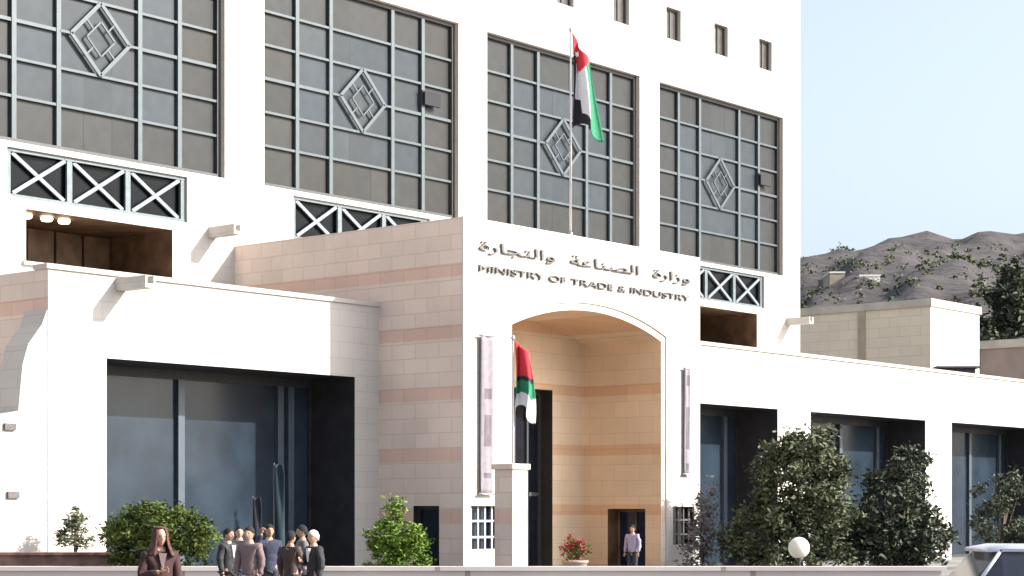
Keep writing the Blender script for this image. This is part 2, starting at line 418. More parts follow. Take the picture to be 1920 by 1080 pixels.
# entrance door glazed frame
d = MB().box(-6.72, -6.62, -5.75, -5.6, 0, 5.84).box(-2.84, -2.74, -5.75, -5.6, 0, 5.84).box(-6.62, -2.84, -5.75, -5.6, 5.7, 5.84).box(-6.62, -2.84, -5.75, -5.6, 2.5, 2.62)
for x in (-5.4, -4.72, -4.04, -3.4): d.box(x - .04, x + .04, -5.75, -5.6, 0, 5.7)
dd = adopt(d.build('entrance_door', M['bar_grey']))
MB().box(-6.62, -2.84, -5.68, -5.66, 0, 5.7).build('pane', M['black'], dd, loc=(0, 0, 0))
MB().tube([(-4.60, -5.85, .9), (-4.60, -5.85, 1.5)], .025).tube([(-4.84, -5.85, .9), (-4.84, -5.85, 1.5)], .025).build('handle', M['pole'], dd)
# side doors
sd = MB().box(-.55, -.48, -8.6, -7.18, 0, 2.08).build('side_door', M['navy_glass']); adopt(sd)
MB().box(-.60, -.55, -8.6, -8.52, 0, 2.08).box(-.60, -.55, -7.26, -7.18, 0, 2.08).box(-.60, -.55, -8.52, -7.26, 2.0, 2.08).box(-.6, -.55, -7.93, -7.87, 0, 2.0).build('door_frame', M['brown'], sd)
MB().tube([(-.66, -7.8, .9), (-.66, -7.8, 1.3)], .02).build('handle', M['pole'], sd)
sd = MB().box(-10.28, -10.2, -8.4, -7.43, 0, 2.15).build('side_door', M['black']); adopt(sd)
MB().box(-10.33, -10.28, -8.4, -8.32, 0, 2.15).box(-10.33, -10.28, -7.51, -7.43, 0, 2.15).box(-10.33, -10.28, -8.32, -7.51, 2.07, 2.15).build('door_frame', M['recess_dark'], sd)
for a, b in ((-10.19, -9.0), (-.52, .67)):
    o = MB().box(a, b, PY + .2, PY + .24, .97, 2.17).build('grille_window', M['shop_glass'] if a < -5 else M['black']); adopt(o)
    g = MB(); 
    for k in range(4): x = a + (b - a) * (k + .5) / 4; g.box(x - .03, x + .03, PY + .06, PY + .12, .97, 2.17)
    for z in (1.3, 1.75): g.box(a, b, PY + .07, PY + .11, z - .03, z + .03)
    g.build('grille', M['pale_bar'] if a < -5 else M['grey_metal'], o)
# letters
AR = "\uFE93\uFEAD\uFE8E\uFEA0\uFE98\uFEDF\uFE8D\uFEED  \uFE94\uFECB\uFE8E\uFEE8\uFEBC\uFEDF\uFE8D  \uFE93\uFEAD\uFE8D\uFEAF\uFEED"
o = text(AR, 'sign_lettering', .62, M['letters'], B, Vector((-4.76, PY - .09, 9.27)) + OFF, 10.2)
for v in o.data.vertices: v.co.z *= .62
o = text("MINISTRY OF TRADE & INDUSTRY", 'sign_lettering', .42, M['letters'], B, Vector((-4.76, PY - .09, 8.68)) + OFF, 10.2)
for v in o.data.vertices: v.co.z *= .62
# water spouts
def spout(s, y, z):
    o = MB().prism_xz([(-.16, -.14), (.16, -.14), (.16, .16), (.10, .16), (.10, -.04), (-.10, -.04), (-.10, .16), (-.16, .16)], -1.15, 0).build('water_spout', M['white_stone'], B, loc=Vector((s, y, z)) + OFF)
for X, Y, y in ((398, 437, 0), (1478, 604, 0)):
    s = sX(X, y); spout(s, y, hY(s, y, Y))
s = sX(226, WY); spout(s, WY, hY(s, WY, 535))

# ------------------------------------------------------------------ flags
def flag(name, label, X, depth, Ytop, Ybase, base_z, wid, length, slope, mode, lean=0):
    x, y = at(X, depth); zt = hh(Ytop, depth)
    r = empty(name, (x, y, base_z), FACE)
    Hh = zt - base_z + .15
    MB().tube([(0, 0, 0), (0, 0, Hh * .5), (0, 0, Hh)], [.04, .035, .022], 10).build('pole', M['pole'], r, True)
    MB().lathe([(.0, Hh + .1), (.05, Hh + .06), (.06, Hh), (.03, Hh - .05)], 10).build('finial', M['pole'], r, True)
    MB().lathe([(.0, .0), (.22, .0), (.22, .05), (.08, .09), (.06, .3)], 14).build('base', M['pole'], r, True)
    m = MB(); nu, nv = 26, 40
    top = Hh - .05
    def P(a, b):
        # a across 0..1, b down 0..1 : folded drape
        ph = a * 2.6 * math.pi
        w = wid * (.62 + .38 * b) if mode == 0 else wid * (.75 + .25 * math.sin(b * 2.4))
        px = .05 + a * w + .05 * math.sin(ph * 1.3 + b * 3)
        py = .16 * math.sin(ph) * (.4 + .6 * b)
        zt_ = top - slope * a ** .8 * (1 - .25 * b)
        pz = zt_ - b * (length - slope * .6 * a - .25 * math.sin(a * 5) * b)
        return (px, py, pz)
    k = len(m.v)
    for j in range(nv + 1):
        for i in range(nu + 1): m.v.append(P(i / nu, j / nv))
    for j in range(nv):
        for i in range(nu):
            a, b = (i + .5) / nu, (j + .5) / nv
            if mode == 0:
                if b < .36 * (1 - abs(a - .28) / .62) : mi = 0
                elif a < .34: mi = 3 if (b > .68 or a < .13) else 2
                elif a < .62: mi = 2 if b < .84 else 3
                else: mi = 1
            else:
                e = b + .12 * (a - .5)
                mi = 0 if e < .45 else (3 if (e < .52) else (1 if e < .74 else 2))
            m.f.append((i + j * (nu + 1), i + 1 + j * (nu + 1), i + 1 + (j + 1) * (nu + 1), i + (j + 1) * (nu + 1))); m.m.append(mi); m.c.append(None)
    o = m.build('flag_cloth', [M['red'], M['green'], M['flag_white'], M['flag_black']], r, True)
    sd_ = o.modifiers.new('s', 'SOLIDIFY'); sd_.thickness = .012
    if mode == 0:
        st = MB(); c = P(.30, .12); pts = []
        for q in range(14):
            rr = .11 if q % 2 == 0 else .05
            pts.append((c[0] + rr * math.sin(q * math.pi / 7), c[2] + rr * math.cos(q * math.pi / 7)))
        st.prism_xz(pts[::-1], c[1] - .05, c[1] - .04); st.build('star', M['flag_white'], o)
    tag(r, label, 'flag', 'national flags at the entrance')
flag('national_flag', 'larger red, black, white and green flag hanging limp above the entrance portal', 1070, 58.5, 66, 447, 10.12, .92, 2.9, .95, 0)
flag('national_flag', 'small limp red and green flag on a pole in front of the arched doorway', 962, 52.5, 645, 1060, 0, .56, 1.95, .35, 1)

# vertical banners hung on the portal piers
def banner(s, z0, z1, w, marks, label):
    r = empty('wall_banner', (s, PY - .16, z0))
    H = z1 - z0
    m = MB(); n = 30
    for j in range(n + 1):
        for i in range(9): m.v.append((-w / 2 + w * i / 8, .018 * math.sin(i * 1.1 + j * .10), H * j / n))
    for j in range(n):
        for i in range(8):
            k = i + 9 * j; zc_ = (j + .5) / n
            m.f.append((k, k + 1, k + 10, k + 9)); m.m.append(1 if any(a <= zc_ < b for a, b in marks) and 1 < i < 7 else 0); m.c.append(None)
    o = m.build('banner_cloth', [M['mauve'], M['mauve_dark']], r, True)
    o.modifiers.new('s', 'SOLIDIFY').thickness = .01
    for zz in (0, H): MB().tube([(-w / 2 - .06, 0, zz), (w / 2 + .06, 0, zz)], .03).tube([(0, -.01, zz), (0, .14, zz)], .02).build('hanging_rod', M['pole'], r, True)
    tag(r, label, 'banner', 'banners on the entrance piers')
banner(-9.62, 2.5, 6.9, .52, [(.60, .68), (.30, .50), (.1, .14)], 'long pale mauve banner hanging on the pier left of the arch')
banner(.12, 3.2, 6.55, .30, [(.82, .95), (.22, .62), (.03, .1)], 'narrow grey banner hanging on the pier right of the arch')
# free-standing stone pier in front of the arch
x, y = at(958, 52.6)
o = MB().box(-.32, .32, -.32, .32, 0, 3.15).box(-.38, .38, -.38, .38, 3.15, 3.30).box(-.42, .42, -.42, .42, 0, .25)  .build('stone_pillar', M['pink_stone'], None, loc=(x, y, 0), bevel=.015)
tag(o, 'square pale stone pillar standing at the left side of the arched entrance', 'pillar')

# ------------------------------------------------------------------ ground
def struct(name, mb, mat, **k):
    o = mb.build(name, mat, **k); o['kind'] = 'structure'; return o
def quadcw(mb, x0, x1, d0, d1, z):
    mb.face([(*cw(x0, d0), z), (*cw(x1, d0), z), (*cw(x1, d1), z), (*cw(x0, d1), z)])
m = MB(); m.face([(-900, -900, -.01), (1500, -900, -.01), (1500, 1500, -.01), (-900, 1500, -.01)]); struct('ground', m, plain('dry ground', (.30, .25, .20), .95, 0, .25, .05))
m = MB(); quadcw(m, -60, 70, 21, 92, .0); struct('forecourt', m, M['paving'])
m = MB(); quadcw(m, -80, 90, 8, 20.4, -.005 + .002); struct('road', m, M['asphalt'])
m = MB()
for a in range(-78, 90, 6): quadcw(m, a, a + 3, 14.1, 14.25, .002)
struct('lane_marking', m, M['road_paint'])
k = MB().box(-80, 90, 20.4, 21, -.05, .12)
k.v = [(*cw(v[0], v[1]), v[2]) for v in k.v]; struct('kerb', k, M['kerb'])
# hill
m = MB(); nx_, nd = 420, 150
def hillh(X, d, rng=None):
    if d < 104: return -.3
    base = .162 * (d - 104) if d < 600 else .162 * 496 + 3 * math.sin((d - 600) / 120)
    ridge = 1 + .055 * math.sin((X - 1500) / 150) + .05 * (X - 1500) / 400 if X < 1900 else 1.065 - .0001 * (X - 1900)
    n_ = math.sin(X * .011 + d * .02) * 1.2 + math.sin(X * .031 - d * .043) * .7 + math.sin(X * .067 + d * .017) * .4
    k = min(1, (d - 104) / 300)
    return base * (1 + (max(.8, min(1.12, ridge)) - 1) * k) + n_ * k * 1.6
for j in range(nd + 1):
    d = 104 + 1100 * (j / nd) ** 1.7
    for i in range(nx_ + 1):
        X = -3500 + 10000 * i / nx_
        xy = at(X, d); m.v.append((xy[0], xy[1], hillh(X, d)))
for j in range(nd):
    for i in range(nx_):
        m.f.append((i + j * (nx_ + 1), i + 1 + j * (nx_ + 1), i + 1 + (j + 1) * (nx_ + 1), i + (j + 1) * (nx_ + 1))); m.m.append(0); m.c.append(None)
hm, n, l, b = nt('dry hillside')
tc = n.new('ShaderNodeTexCoord')
o1, f1 = noise_mix(n, l, tc.outputs['Object'], .07, (.024, .018, .018), (.056, .043, .042), .35, .65, 8)
o2, f2 = noise_mix(n, l, tc.outputs['Object'], .16, (0, 0, 0), (1, 1, 1), .50, .60, 5)
l.new(mixc(n, l, o1, (.032, .028, .027), o2), b.inputs['Base Color']); b.inputs['Roughness'].default_value = .95
bp = n.new('ShaderNodeBump'); bp.inputs['Strength'].default_value = .8; bp.inputs['Distance'].default_value = 3; l.new(f2, bp.inputs['Height']); l.new(bp.outputs[0], b.inputs['Normal'])
from mathutils import noise as NZ
for i_, v in enumerate(m.v):
    if v[2] > 1: m.v[i_] = (v[0], v[1], v[2] + min(3.5, v[2] * .03) * (NZ.fractal(Vector((v[0] * .03, v[1] * .03, 0)), .8, 2.1, 5)))
struct('hill', m, hm, smooth=True)

# ------------------------------------------------------------------ vegetation
def leaves(m, cx, cy, cz, rx, ry, rz, clumps, per, size, rng, cr=.28, shell=.55, zmin=None):
    for c in range(clumps):
        while True:
            p = Vector((rng.uniform(-1, 1), rng.uniform(-1, 1), rng.uniform(-1, 1)))
            if shell < p.length < 1: break
        jit = rng.uniform(.85, 1.12)
        q = Vector((cx + p.x * rx * jit, cy + p.y * ry * jit, cz + p.z * rz * jit))
        rr = cr * rng.uniform(.6, 1.4)
        for _ in range(per):
            o = Vector((rng.gauss(0, .5), rng.gauss(0, .5), rng.gauss(0, .42))) * rr + q
            if zmin and o.z < zmin: continue
            a = Vector((rng.uniform(-1, 1), rng.uniform(-1, 1), rng.uniform(-.6, .6))).normalized()
            b_ = a.cross(Vector((rng.uniform(-1, 1), rng.uniform(-1, 1), rng.uniform(-1, 1)))).normalized()
            s = size * rng.uniform(.4, 1.35)
            m.face([o - a * s, o - b_ * s * .38, o + a * s, o + b_ * s * .38])
def tree(name, label, cat, x, y, z0, blobs, trunk_h, tr, mat, seed, size=.10, group=None, limbs=6, cr=.3, parts='crown', shell=.45):
    rng = random.Random(seed)
    r = empty(name, (x, y, z0), rng.uniform(0, 0))
    t = MB()
    cx, cy, cz = [sum(b_[i] for b_ in blobs) / len(blobs) for i in range(3)]
    t.tube([(0, 0, -.1), (.02, .01, trunk_h * .5), (cx * .3, cy * .3, trunk_h), (cx, cy, cz)], [tr * 1.3, tr, tr * .8, tr * .3], 8)
    for k in range(limbs):
        bb = blobs[k % len(blobs)]; a = rng.uniform(0, 6.28)
        e = (bb[0] + bb[3] * .6 * math.cos(a), bb[1] + bb[4] * .6 * math.sin(a), bb[2] + bb[5] * rng.uniform(-.3, .6))
        mid = (e[0] * .4, e[1] * .4, trunk_h + (e[2] - trunk_h) * .35)
        t.tube([(0, 0, trunk_h * .8), mid, e], [tr * .55, tr * .4, tr * .12], 6)
    t.build('trunk', M['bark'], r, True)
    m = MB()
    for b_ in blobs: leaves(m, *b_[:6], b_[6], b_[7], size, rng, cr, shell)
    m.build(parts, mat, r)
    tag(r, label, cat, group); return r
# local blob coordinates are rotated so that x = image right, y = away
def T(name, label, cat, X, d, z0, blobs, *a, **k):
    o = tree(name, label, cat, *at(X, d), z0, blobs, *a, **k); o.rotation_euler = (0, 0, FACE); return o
T('leafy_tree', 'bigger dark olive tree in front of the glazed right wing', 'tree', 1496, 60, 0,
  [(0, 0, 2.5, 1.45, 1.3, 2.0, 85, 75), (-.9, .1, 1.3, 1.3, 1.1, 1.3, 62, 70), (.55, 0, 3.6, 1.1, .9, .9, 34, 70), (.75, 0, 1.8, 1.1, 1.0, 1.6, 45, 70), (.3, 0, 4.0, .9, .8, .8, 24, 65), (-.1, 0, .5, 1.7, 1.0, .7, 30, 60)], 1.3, .13, M['leaf_dark'], 11, .11)
T('conifer_tree', 'dark bluish green tree right of the bigger olive tree, before the white pier', 'tree', 1680, 61, 0,
  [(0, 0, 2.1, 1.15, 1.0, 1.5, 60, 70), (.35, 0, 3.4, .55, .5, .7, 18, 60), (-.55, 0, 1.2, .9, .8, 1.0, 28, 60), (.75, 0, 1.1, 1.0, .8, 1.0, 45, 70), (-.9, 0, 1.0, .9, .8, .8, 40, 70)], 1.0, .11, M['leaf_pine'], 12, .11)
T('shrub', 'loose dark green shrub before the rightmost window of the wing', 'shrub', 1872, 69, 0,
  [(0, 0, 1.8, 1.1, .9, 1.4, 34, 45), (.5, 0, 2.9, .6, .6, .6, 12, 40)], .7, .07, M['leaf_pine'], 13, .11)
T('bare_shrub', 'dusty grey shrub between the arch and the right wing window', 'shrub', 1318, 60.5, 0,
  [(0, .2, 1.4, .42, .4, 1.3, 22, 38), (.12, .1, 2.5, .3, .3, .6, 9, 30), (-.2, 0, .5, .5, .4, .6, 12, 40)], .6, .04, M['leaf_grey'], 14, .09)
T('small_tree', 'small round tree standing against the white wall at the left', 'tree', 140, 46, 0,
  [(0, 0, 1.52, .42, .4, .34, 28, 45), (.08, 0, 1.9, .2, .2, .2, 8, 30)], 1.15, .045, M['leaf_dark'], 15, .055, cr=.14)
T('round_bush', 'wide round green bush in front of the large left window', 'bush', 298, 44, 0,
  [(0, 0, 1.62, 1.2, 1.0, .58, 80, 75), (-.6, 0, 1.25, .7, .7, .5, 28, 60), (.65, 0, 1.3, .65, .7, .55, 28, 60), (0, .1, .7, .9, .8, .6, 30, 50)], .7, .08, M['leaf_mid'], 16, .07, cr=.2)
T('green_bush', 'bright green bush with an upright sprig beside the pink side wall', 'bush', 745, 48, 0,
  [(0, 0, 1.35, .68, .6, .42, 50, 70), (-.3, 0, 1.0, .4, .5, .4, 16, 60), (-.05, 0, 2.0, .16, .16, .30, 9, 40), (.5, 0, .9, .4, .4, .5, 16, 60), (0, .1, .45, .85, .6, .45, 26, 55)], .5, .05, M['leaf_bright'], 17, .065, cr=.18)
# flowers by the arch
def potted(label, X, d):
    x, y = at(X, d); r = empty('flower_pot', (x, y, 0))
    MB().lathe([(0, .0), (.26, .0), (.30, .1), (.36, .5), (.40, .52), (.40, .58), (.34, .58), (.33, .5), (0, .48)], 18).build('pot', M['rose_plaster'], r, True)
    m = MB(); rng = random.Random(5); leaves(m, 0, 0, .85, .36, .36, .34, 22, 30, .06, rng, .14, .3); m.build('foliage', M['leaf_mid'], r)
    m = MB(); leaves(m, 0, 0, .95, .38, .38, .34, 26, 26, .05, rng, .10, .6); m.build('flowers', M['flower'], r)
    tag(r, label, 'plant pot')
potted('pot of dark red flowers at the foot of the arch', 1078, 57.0)

# ------------------------------------------------------------------ low walls, lamp
def cwbox(mb, X0, X1, Xd, d0, d1, z0, z1):
    a, b = (X0 - 960) / F * Xd, (X1 - 960) / F * Xd
    k = len(mb.v); mb.box(a, b, d0, d1, z0, z1)
    for i in range(k, len(mb.v)): v = mb.v[i]; mb.v[i] = (*cw(v[0], v[1]), v[2])
m = MB(); cwbox(m, -250, 1765, 43, 43, 43.35, -.1, .70); o = m.build('garden_wall', M['lowwall']); tag(o, 'low pale stone wall running across in front of the forecourt', 'wall')
m = MB(); cwbox(m, -260, 1775, 43, 42.94, 43.41, .70, .79); m.build('coping', M['lowwall'], o)
m = MB(); cwbox(m, -250, 236, 45.2, 45.2, 45.6, -.1, 1.0); cwbox(m, -255, 240, 45.2, 45.14, 45.66, 1.0, 1.06); o = m.build('planter_wall', M['brownwall']); tag(o, 'rust brown planter wall at the foot of the left white wall', 'wall')
x, y = at(1498, 45); r = empty('globe_lamp', (x, y, 0))
MB().lathe([(0, 0), (.12, 0), (.12, .06), (.045, .1), (.04, .85), (.09, .9), (.09, .94), (0, .94)], 14).build('post', M['grey_metal'], r, True)
MB().lathe([(.0, .93)] + [(.25 * math.sin(math.pi * q / 12), 1.17 - .25 * math.cos(math.pi * q / 12)) for q in range(1, 12)] + [(0, 1.42)], 20).build('globe', M['globe'], r, True)
tag(r, 'round cream globe lamp on a short post before the dark tree', 'lamp')

# ------------------------------------------------------------------ buildings behind on the right
def block(name, label, X0, X1, d, depth, Ytop, mat, base, win=(), parapet=.5, rot=None):
    a, b = (X0 - 960) / F * d, (X1 - 960) / F * d; w = b - a
    x, y = cw((a + b) / 2, d); r = empty(name, (x, y, base), FACE + (rot or 0))
    H = hh(Ytop, d) - base
    wl_ = MB().box(-w / 2, w / 2, 0, depth, -3, H).build('wall', mat)
    cuts = [(MB().box(-w / 2 + u * w, -w / 2 + u * w + ww, -.5, .25, zz, zz + wh), mat) for u, ww, zz, wh in win]
    if cuts: carve(wl_, cuts)
    wl_.parent = r
    for u, ww, zz, wh in win:
        o = MB().box(0, ww, .12, .18, 0, .06).box(0, ww, .12, .18, wh - .06, wh).box(0, .06, .12, .18, .06, wh - .06).box(ww - .06, ww, .12, .18, .06, wh - .06).box(ww / 2 - .03, ww / 2 + .03, .12, .18, .06, wh - .06).build('window', M['bar_grey'], r, loc=(-w / 2 + u * w, 0, zz))
        MB().box(.03, ww - .03, .14, .16, .03, wh - .03).build('pane', M['shop_glass'], o)
    if parapet:
        MB().box(-w / 2 - .1, w / 2 + .1, -.1, .3, H, H + parapet).box(-w / 2 - .1, w / 2 + .1, depth - .3, depth + .1, H, H + parapet).box(-w / 2 - .1, -w / 2 + .3, .3, depth - .3, H, H + parapet).box(w / 2 - .3, w / 2 + .1, .3, depth - .3, H, H + parapet).build('parapet', M['white_plaster'], r)
    tag(r, label, 'building'); return r
def gridhouse(name, label, Xc, d, Xback, Xfront, Ytop, base, side, front, seam=True):
    x0, y0 = at(Xc, d)                              # the near left corner; walls follow the same grid as the big building
    S_ = x0 + 50.58
    a = (Xback - 960) / F; y1 = (.641 - .7675 * a) * S_ / (.7675 + .641 * a) - 44.51
    x1 = sX(Xfront, y0); H = hh(Ytop, d) - base; w = x1 - x0; L = y1 - y0
    r = empty(name, (x0, y0, base))
    o = MB().box(0, w, 0, L, -4, H).build('wall', [front, side], r)
    for p in o.data.polygons:
        if p.normal.x < -.9: p.material_index = 1  # shade on the left wall is put into its material colour
    MB().box(-.12, w + .1, -.12, .25, H, H + .45).box(-.12, .25, .25, L, H, H + .45).box(w - .25, w + .1, .25, L, H, H + .45).build('parapet', M['cream'], r)
    if seam:
        MB().box(-.10, .0, L * .43, L * .43 + .5, -4, H).build('downpipe', M['tan_plaster'], r)
    tag(r, label, 'house'); return r
gridhouse('flat_roofed_house', 'flat-roofed house with a long side toned tan for shade and a bright white front behind the wing', 1745, 116, 1470, 1836, 574, 4.0, M['house_side'], M['white_plaster'])
gridhouse('flat_roofed_house', 'low house with a dull rose side at the right edge, below the dark trees', 2010, 104, 1838, 2160, 645, 3.0, M['rose_plaster'], M['white_plaster'], False)
sh = block('ledge_shade_box', 'small dark box standing in for a ledge shadow beside the white house', 1764, 1829, 112, 3, 690, M['grey_metal'], 3.0, parapet=0)  # dark box drawn in place of the shadow under a ledge
MB().box(-1.3, 1.3, -.3, 3.2, hh(690, 112) - 3.0, hh(690, 112) - 2.9).build('roof', M['grey_metal'], sh)
for i, (X0, X1, Y, d, mt, lb) in enumerate([(1556, 1584, 512, 385, 'tan_plaster', 'small tan house low on the hillside, leftmost of the hill houses'),
        (1612, 1650, 518, 370, 'white_plaster', 'white hillside house above the long tan side wall'),
        (1690, 1712, 488, 455, 'rose_plaster', 'tiny rose house highest on the hillside'),
        (1716, 1742, 508, 395, 'white_plaster', 'pale hillside house left of the olive green tree')]):
    block('hillside_house', lb, X0, X1, d, 8, Y, M[mt], hillh((X0 + X1) / 2, d) + .8, parapet=.3)
T('dark_pine', 'tall dark pine at the right edge in front of the hill', 'tree', 1888, 170, 10.5,
  [(0, 0, 10.5, 1.7, 1.6, 3.2, 40, 50), (.3, 0, 6.5, 2.2, 2, 3, 44, 50), (0, 0, 3, 1.6, 1.5, 2.5, 24, 40)], 3, .3, M['leaf_pine'], 21, .35, cr=.8)
T('dark_pine', 'spreading dark pine to the left of the tallest pine', 'tree', 1822, 175, 11,
  [(0, 0, 7.2, 2.8, 2, 1.5, 40, 50), (1.6, 0, 6, 2, 2, 2, 24, 50), (-1.2, 0, 4.5, 1.8, 2, 1.8, 20, 40)], 3.5, .25, M['leaf_pine'], 22, .32, cr=.8)
T('roadside_tree', 'olive green tree behind the white box house', 'tree', 1768, 150, 7,
  [(0, 0, 9.2, 2.0, 2, 1.7, 34, 50), (.8, 0, 7.2, 1.7, 2, 1.8, 20, 40)], 4, .2, M['leaf_mid'], 23, .26, cr=.6)
T('roadside_tree', 'dull bushy tree behind the low rose house', 'tree', 1878, 140, 6.5,
  [(0, 0, 5.9, 2.2, 2, 1.6, 36, 50), (-1.3, 0, 5.2, 1.2, 2, 1.4, 20, 40)], 3, .2, M['leaf_dark'], 24, .24, cr=.6)
rng = random.Random(77); m = MB()
for k in range(900):
    X = rng.uniform(1400, 2300); d = rng.uniform(190, 540); x, y = at(X, d); z = hillh(X, d)
    s = rng.uniform(.4, 1.2)
    for q in range(16):
        o = Vector((x + rng.gauss(0, s * .5), y + rng.gauss(0, s * .5), z + abs(rng.gauss(0, s * .6))))
        a = Vector((rng.uniform(-1, 1), rng.uniform(-1, 1), rng.uniform(-.6, .6))).normalized(); b_ = a.cross(Vector((rng.uniform(-1, 1), rng.uniform(-1, 1), rng.uniform(-1, 1)))).normalized()
        m.face([o - a * .35, o - b_ * .25, o + a * .35, o + b_ * .25])
tag(m.build('hillside_scrub', M['leaf_dark']), 'scattered dark scrub over the dry hillside', 'scrub', None, 'stuff')

# ------------------------------------------------------------------ people
def skin_mesh(name, nodes, edges, root, sub=2):
    me = D.meshes.new(name); me.from_pydata([n_[0] for n_ in nodes], edges, []); o = D.objects.new(name, me); COL.objects.link(o)
    md = o.modifiers.new('k', 'SKIN'); md.use_smooth_shade = True
    for i, n_ in enumerate(nodes):
        r_ = n_[1]; me.skin_vertices[0].data[i].radius = r_ if isinstance(r_, tuple) else (r_, r_)
        me.skin_vertices[0].data[i].use_root = (i == root)
    sb = o.modifiers.new('s', 'SUBSURF'); sb.levels = sub; sb.render_levels = sub
    bake(o); return o
def join_mesh(name, objs, mat, parent):
    bm = bmesh.new()
    for o in objs:
        t = o.data.copy(); t.transform(o.matrix_basis); bm.from_mesh(t); D.meshes.remove(t); D.objects.remove(o)
    me = D.meshes.new(name); bm.to_mesh(me); bm.free(); me.materials.clear(); me.materials.append(mat)
    me.polygons.foreach_set('material_index', [0] * len(me.polygons)); me.polygons.foreach_set('use_smooth', [True] * len(me.polygons))
    o = D.objects.new(name, me); COL.objects.link(o); o.parent = parent; return o
def head_obj():
    bm = bmesh.new(); bmesh.ops.create_uvsphere(bm, u_segments=32, v_segments=24, radius=1)
    for v in bm.verts:
        x, y, z = v.co
        w = .078 * (1 - .20 * max(0, -z)); dd_ = .098 * (1 - .12 * max(0, -z))
        X_, Y_, Z_ = x * w, y * dd_, z * .118
        if y < -.3:
            g = lambda cx, cz, sx, sz: math.exp(-((x - cx) / sx) ** 2 - ((z - cz) / sz) ** 2)
            Y_ -= .028 * g(0, -.20, .16, .20) + .012 * g(0, .05, .12, .22)       # nose
            Y_ += .014 * (g(.40, .04, .2, .13) + g(-.40, .04, .2, .13))           # eye sockets
            Y_ -= .007 * g(0, .26, .6, .12)                                     # brow
            Y_ -= .009 * (g(0, -.50, .26, .06) + g(0, -.60, .22, .05)) + .012 * g(0, -.86, .3, .16)
        v.co = (X_, Y_, Z_)
    for sx in (-1, 1):
        e = bmesh.ops.create_uvsphere(bm, u_segments=10, v_segments=8, radius=1)
        for v in e['verts']: v.co = Vector((sx * .078 + v.co.x * .010, .008 + v.co.y * .018, -.004 + v.co.z * .032))
    me = D.meshes.new('head'); bm.to_mesh(me); bm.free(); o = D.objects.new('head', me); COL.objects.link(o); return o
def hand_nodes(w, dirv, side, curl):
    # palm + five fingers ; w wrist pos, dirv forearm direction, side=+1/-1
    dv = Vector(dirv).normalized(); up = Vector((0, -1, 0)) if abs(dv.y) < .8 else Vector((0, 0, 1))
    ac_ = dv.cross(up).normalized() * side; nn = ac_.cross(dv).normalized()
    w = Vector(w); nodes = [(tuple(w), .026), (tuple(w + dv * .045), (.034, .018)), (tuple(w + dv * .085), (.036, .017))]; edges = [(0, 1), (1, 2)]
    out = [(nodes, edges)]
    for k, L in enumerate((.072, .080, .074, .058)):
        b0 = w + dv * .075 + ac_ * (.030 - k * .020)
        p1 = b0 + dv * L * .5 - nn * curl * .012; p2 = p1 + dv * L * (.38 - .3 * curl) - nn * curl * .030; p3 = p2 + dv * L * (.25 - .5 * curl) - nn * curl * .026
        out.append(([(tuple(b0), .0092), (tuple(p1), .0088), (tuple(p2), .008), (tuple(p3), .007)], [(0, 1), (1, 2), (2, 3)]))
    b0 = w + dv * .03 + ac_ * .024; p1 = b0 + ac_ * .028 + dv * .026 - nn * .01; p2 = p1 + dv * .034 + ac_ * .002 - nn * (.012 + curl * .02)
    out.append(([(tuple(b0), .012), (tuple(p1), .0105), (tuple(p2), .0085)], [(0, 1), (1, 2)]))
    return out
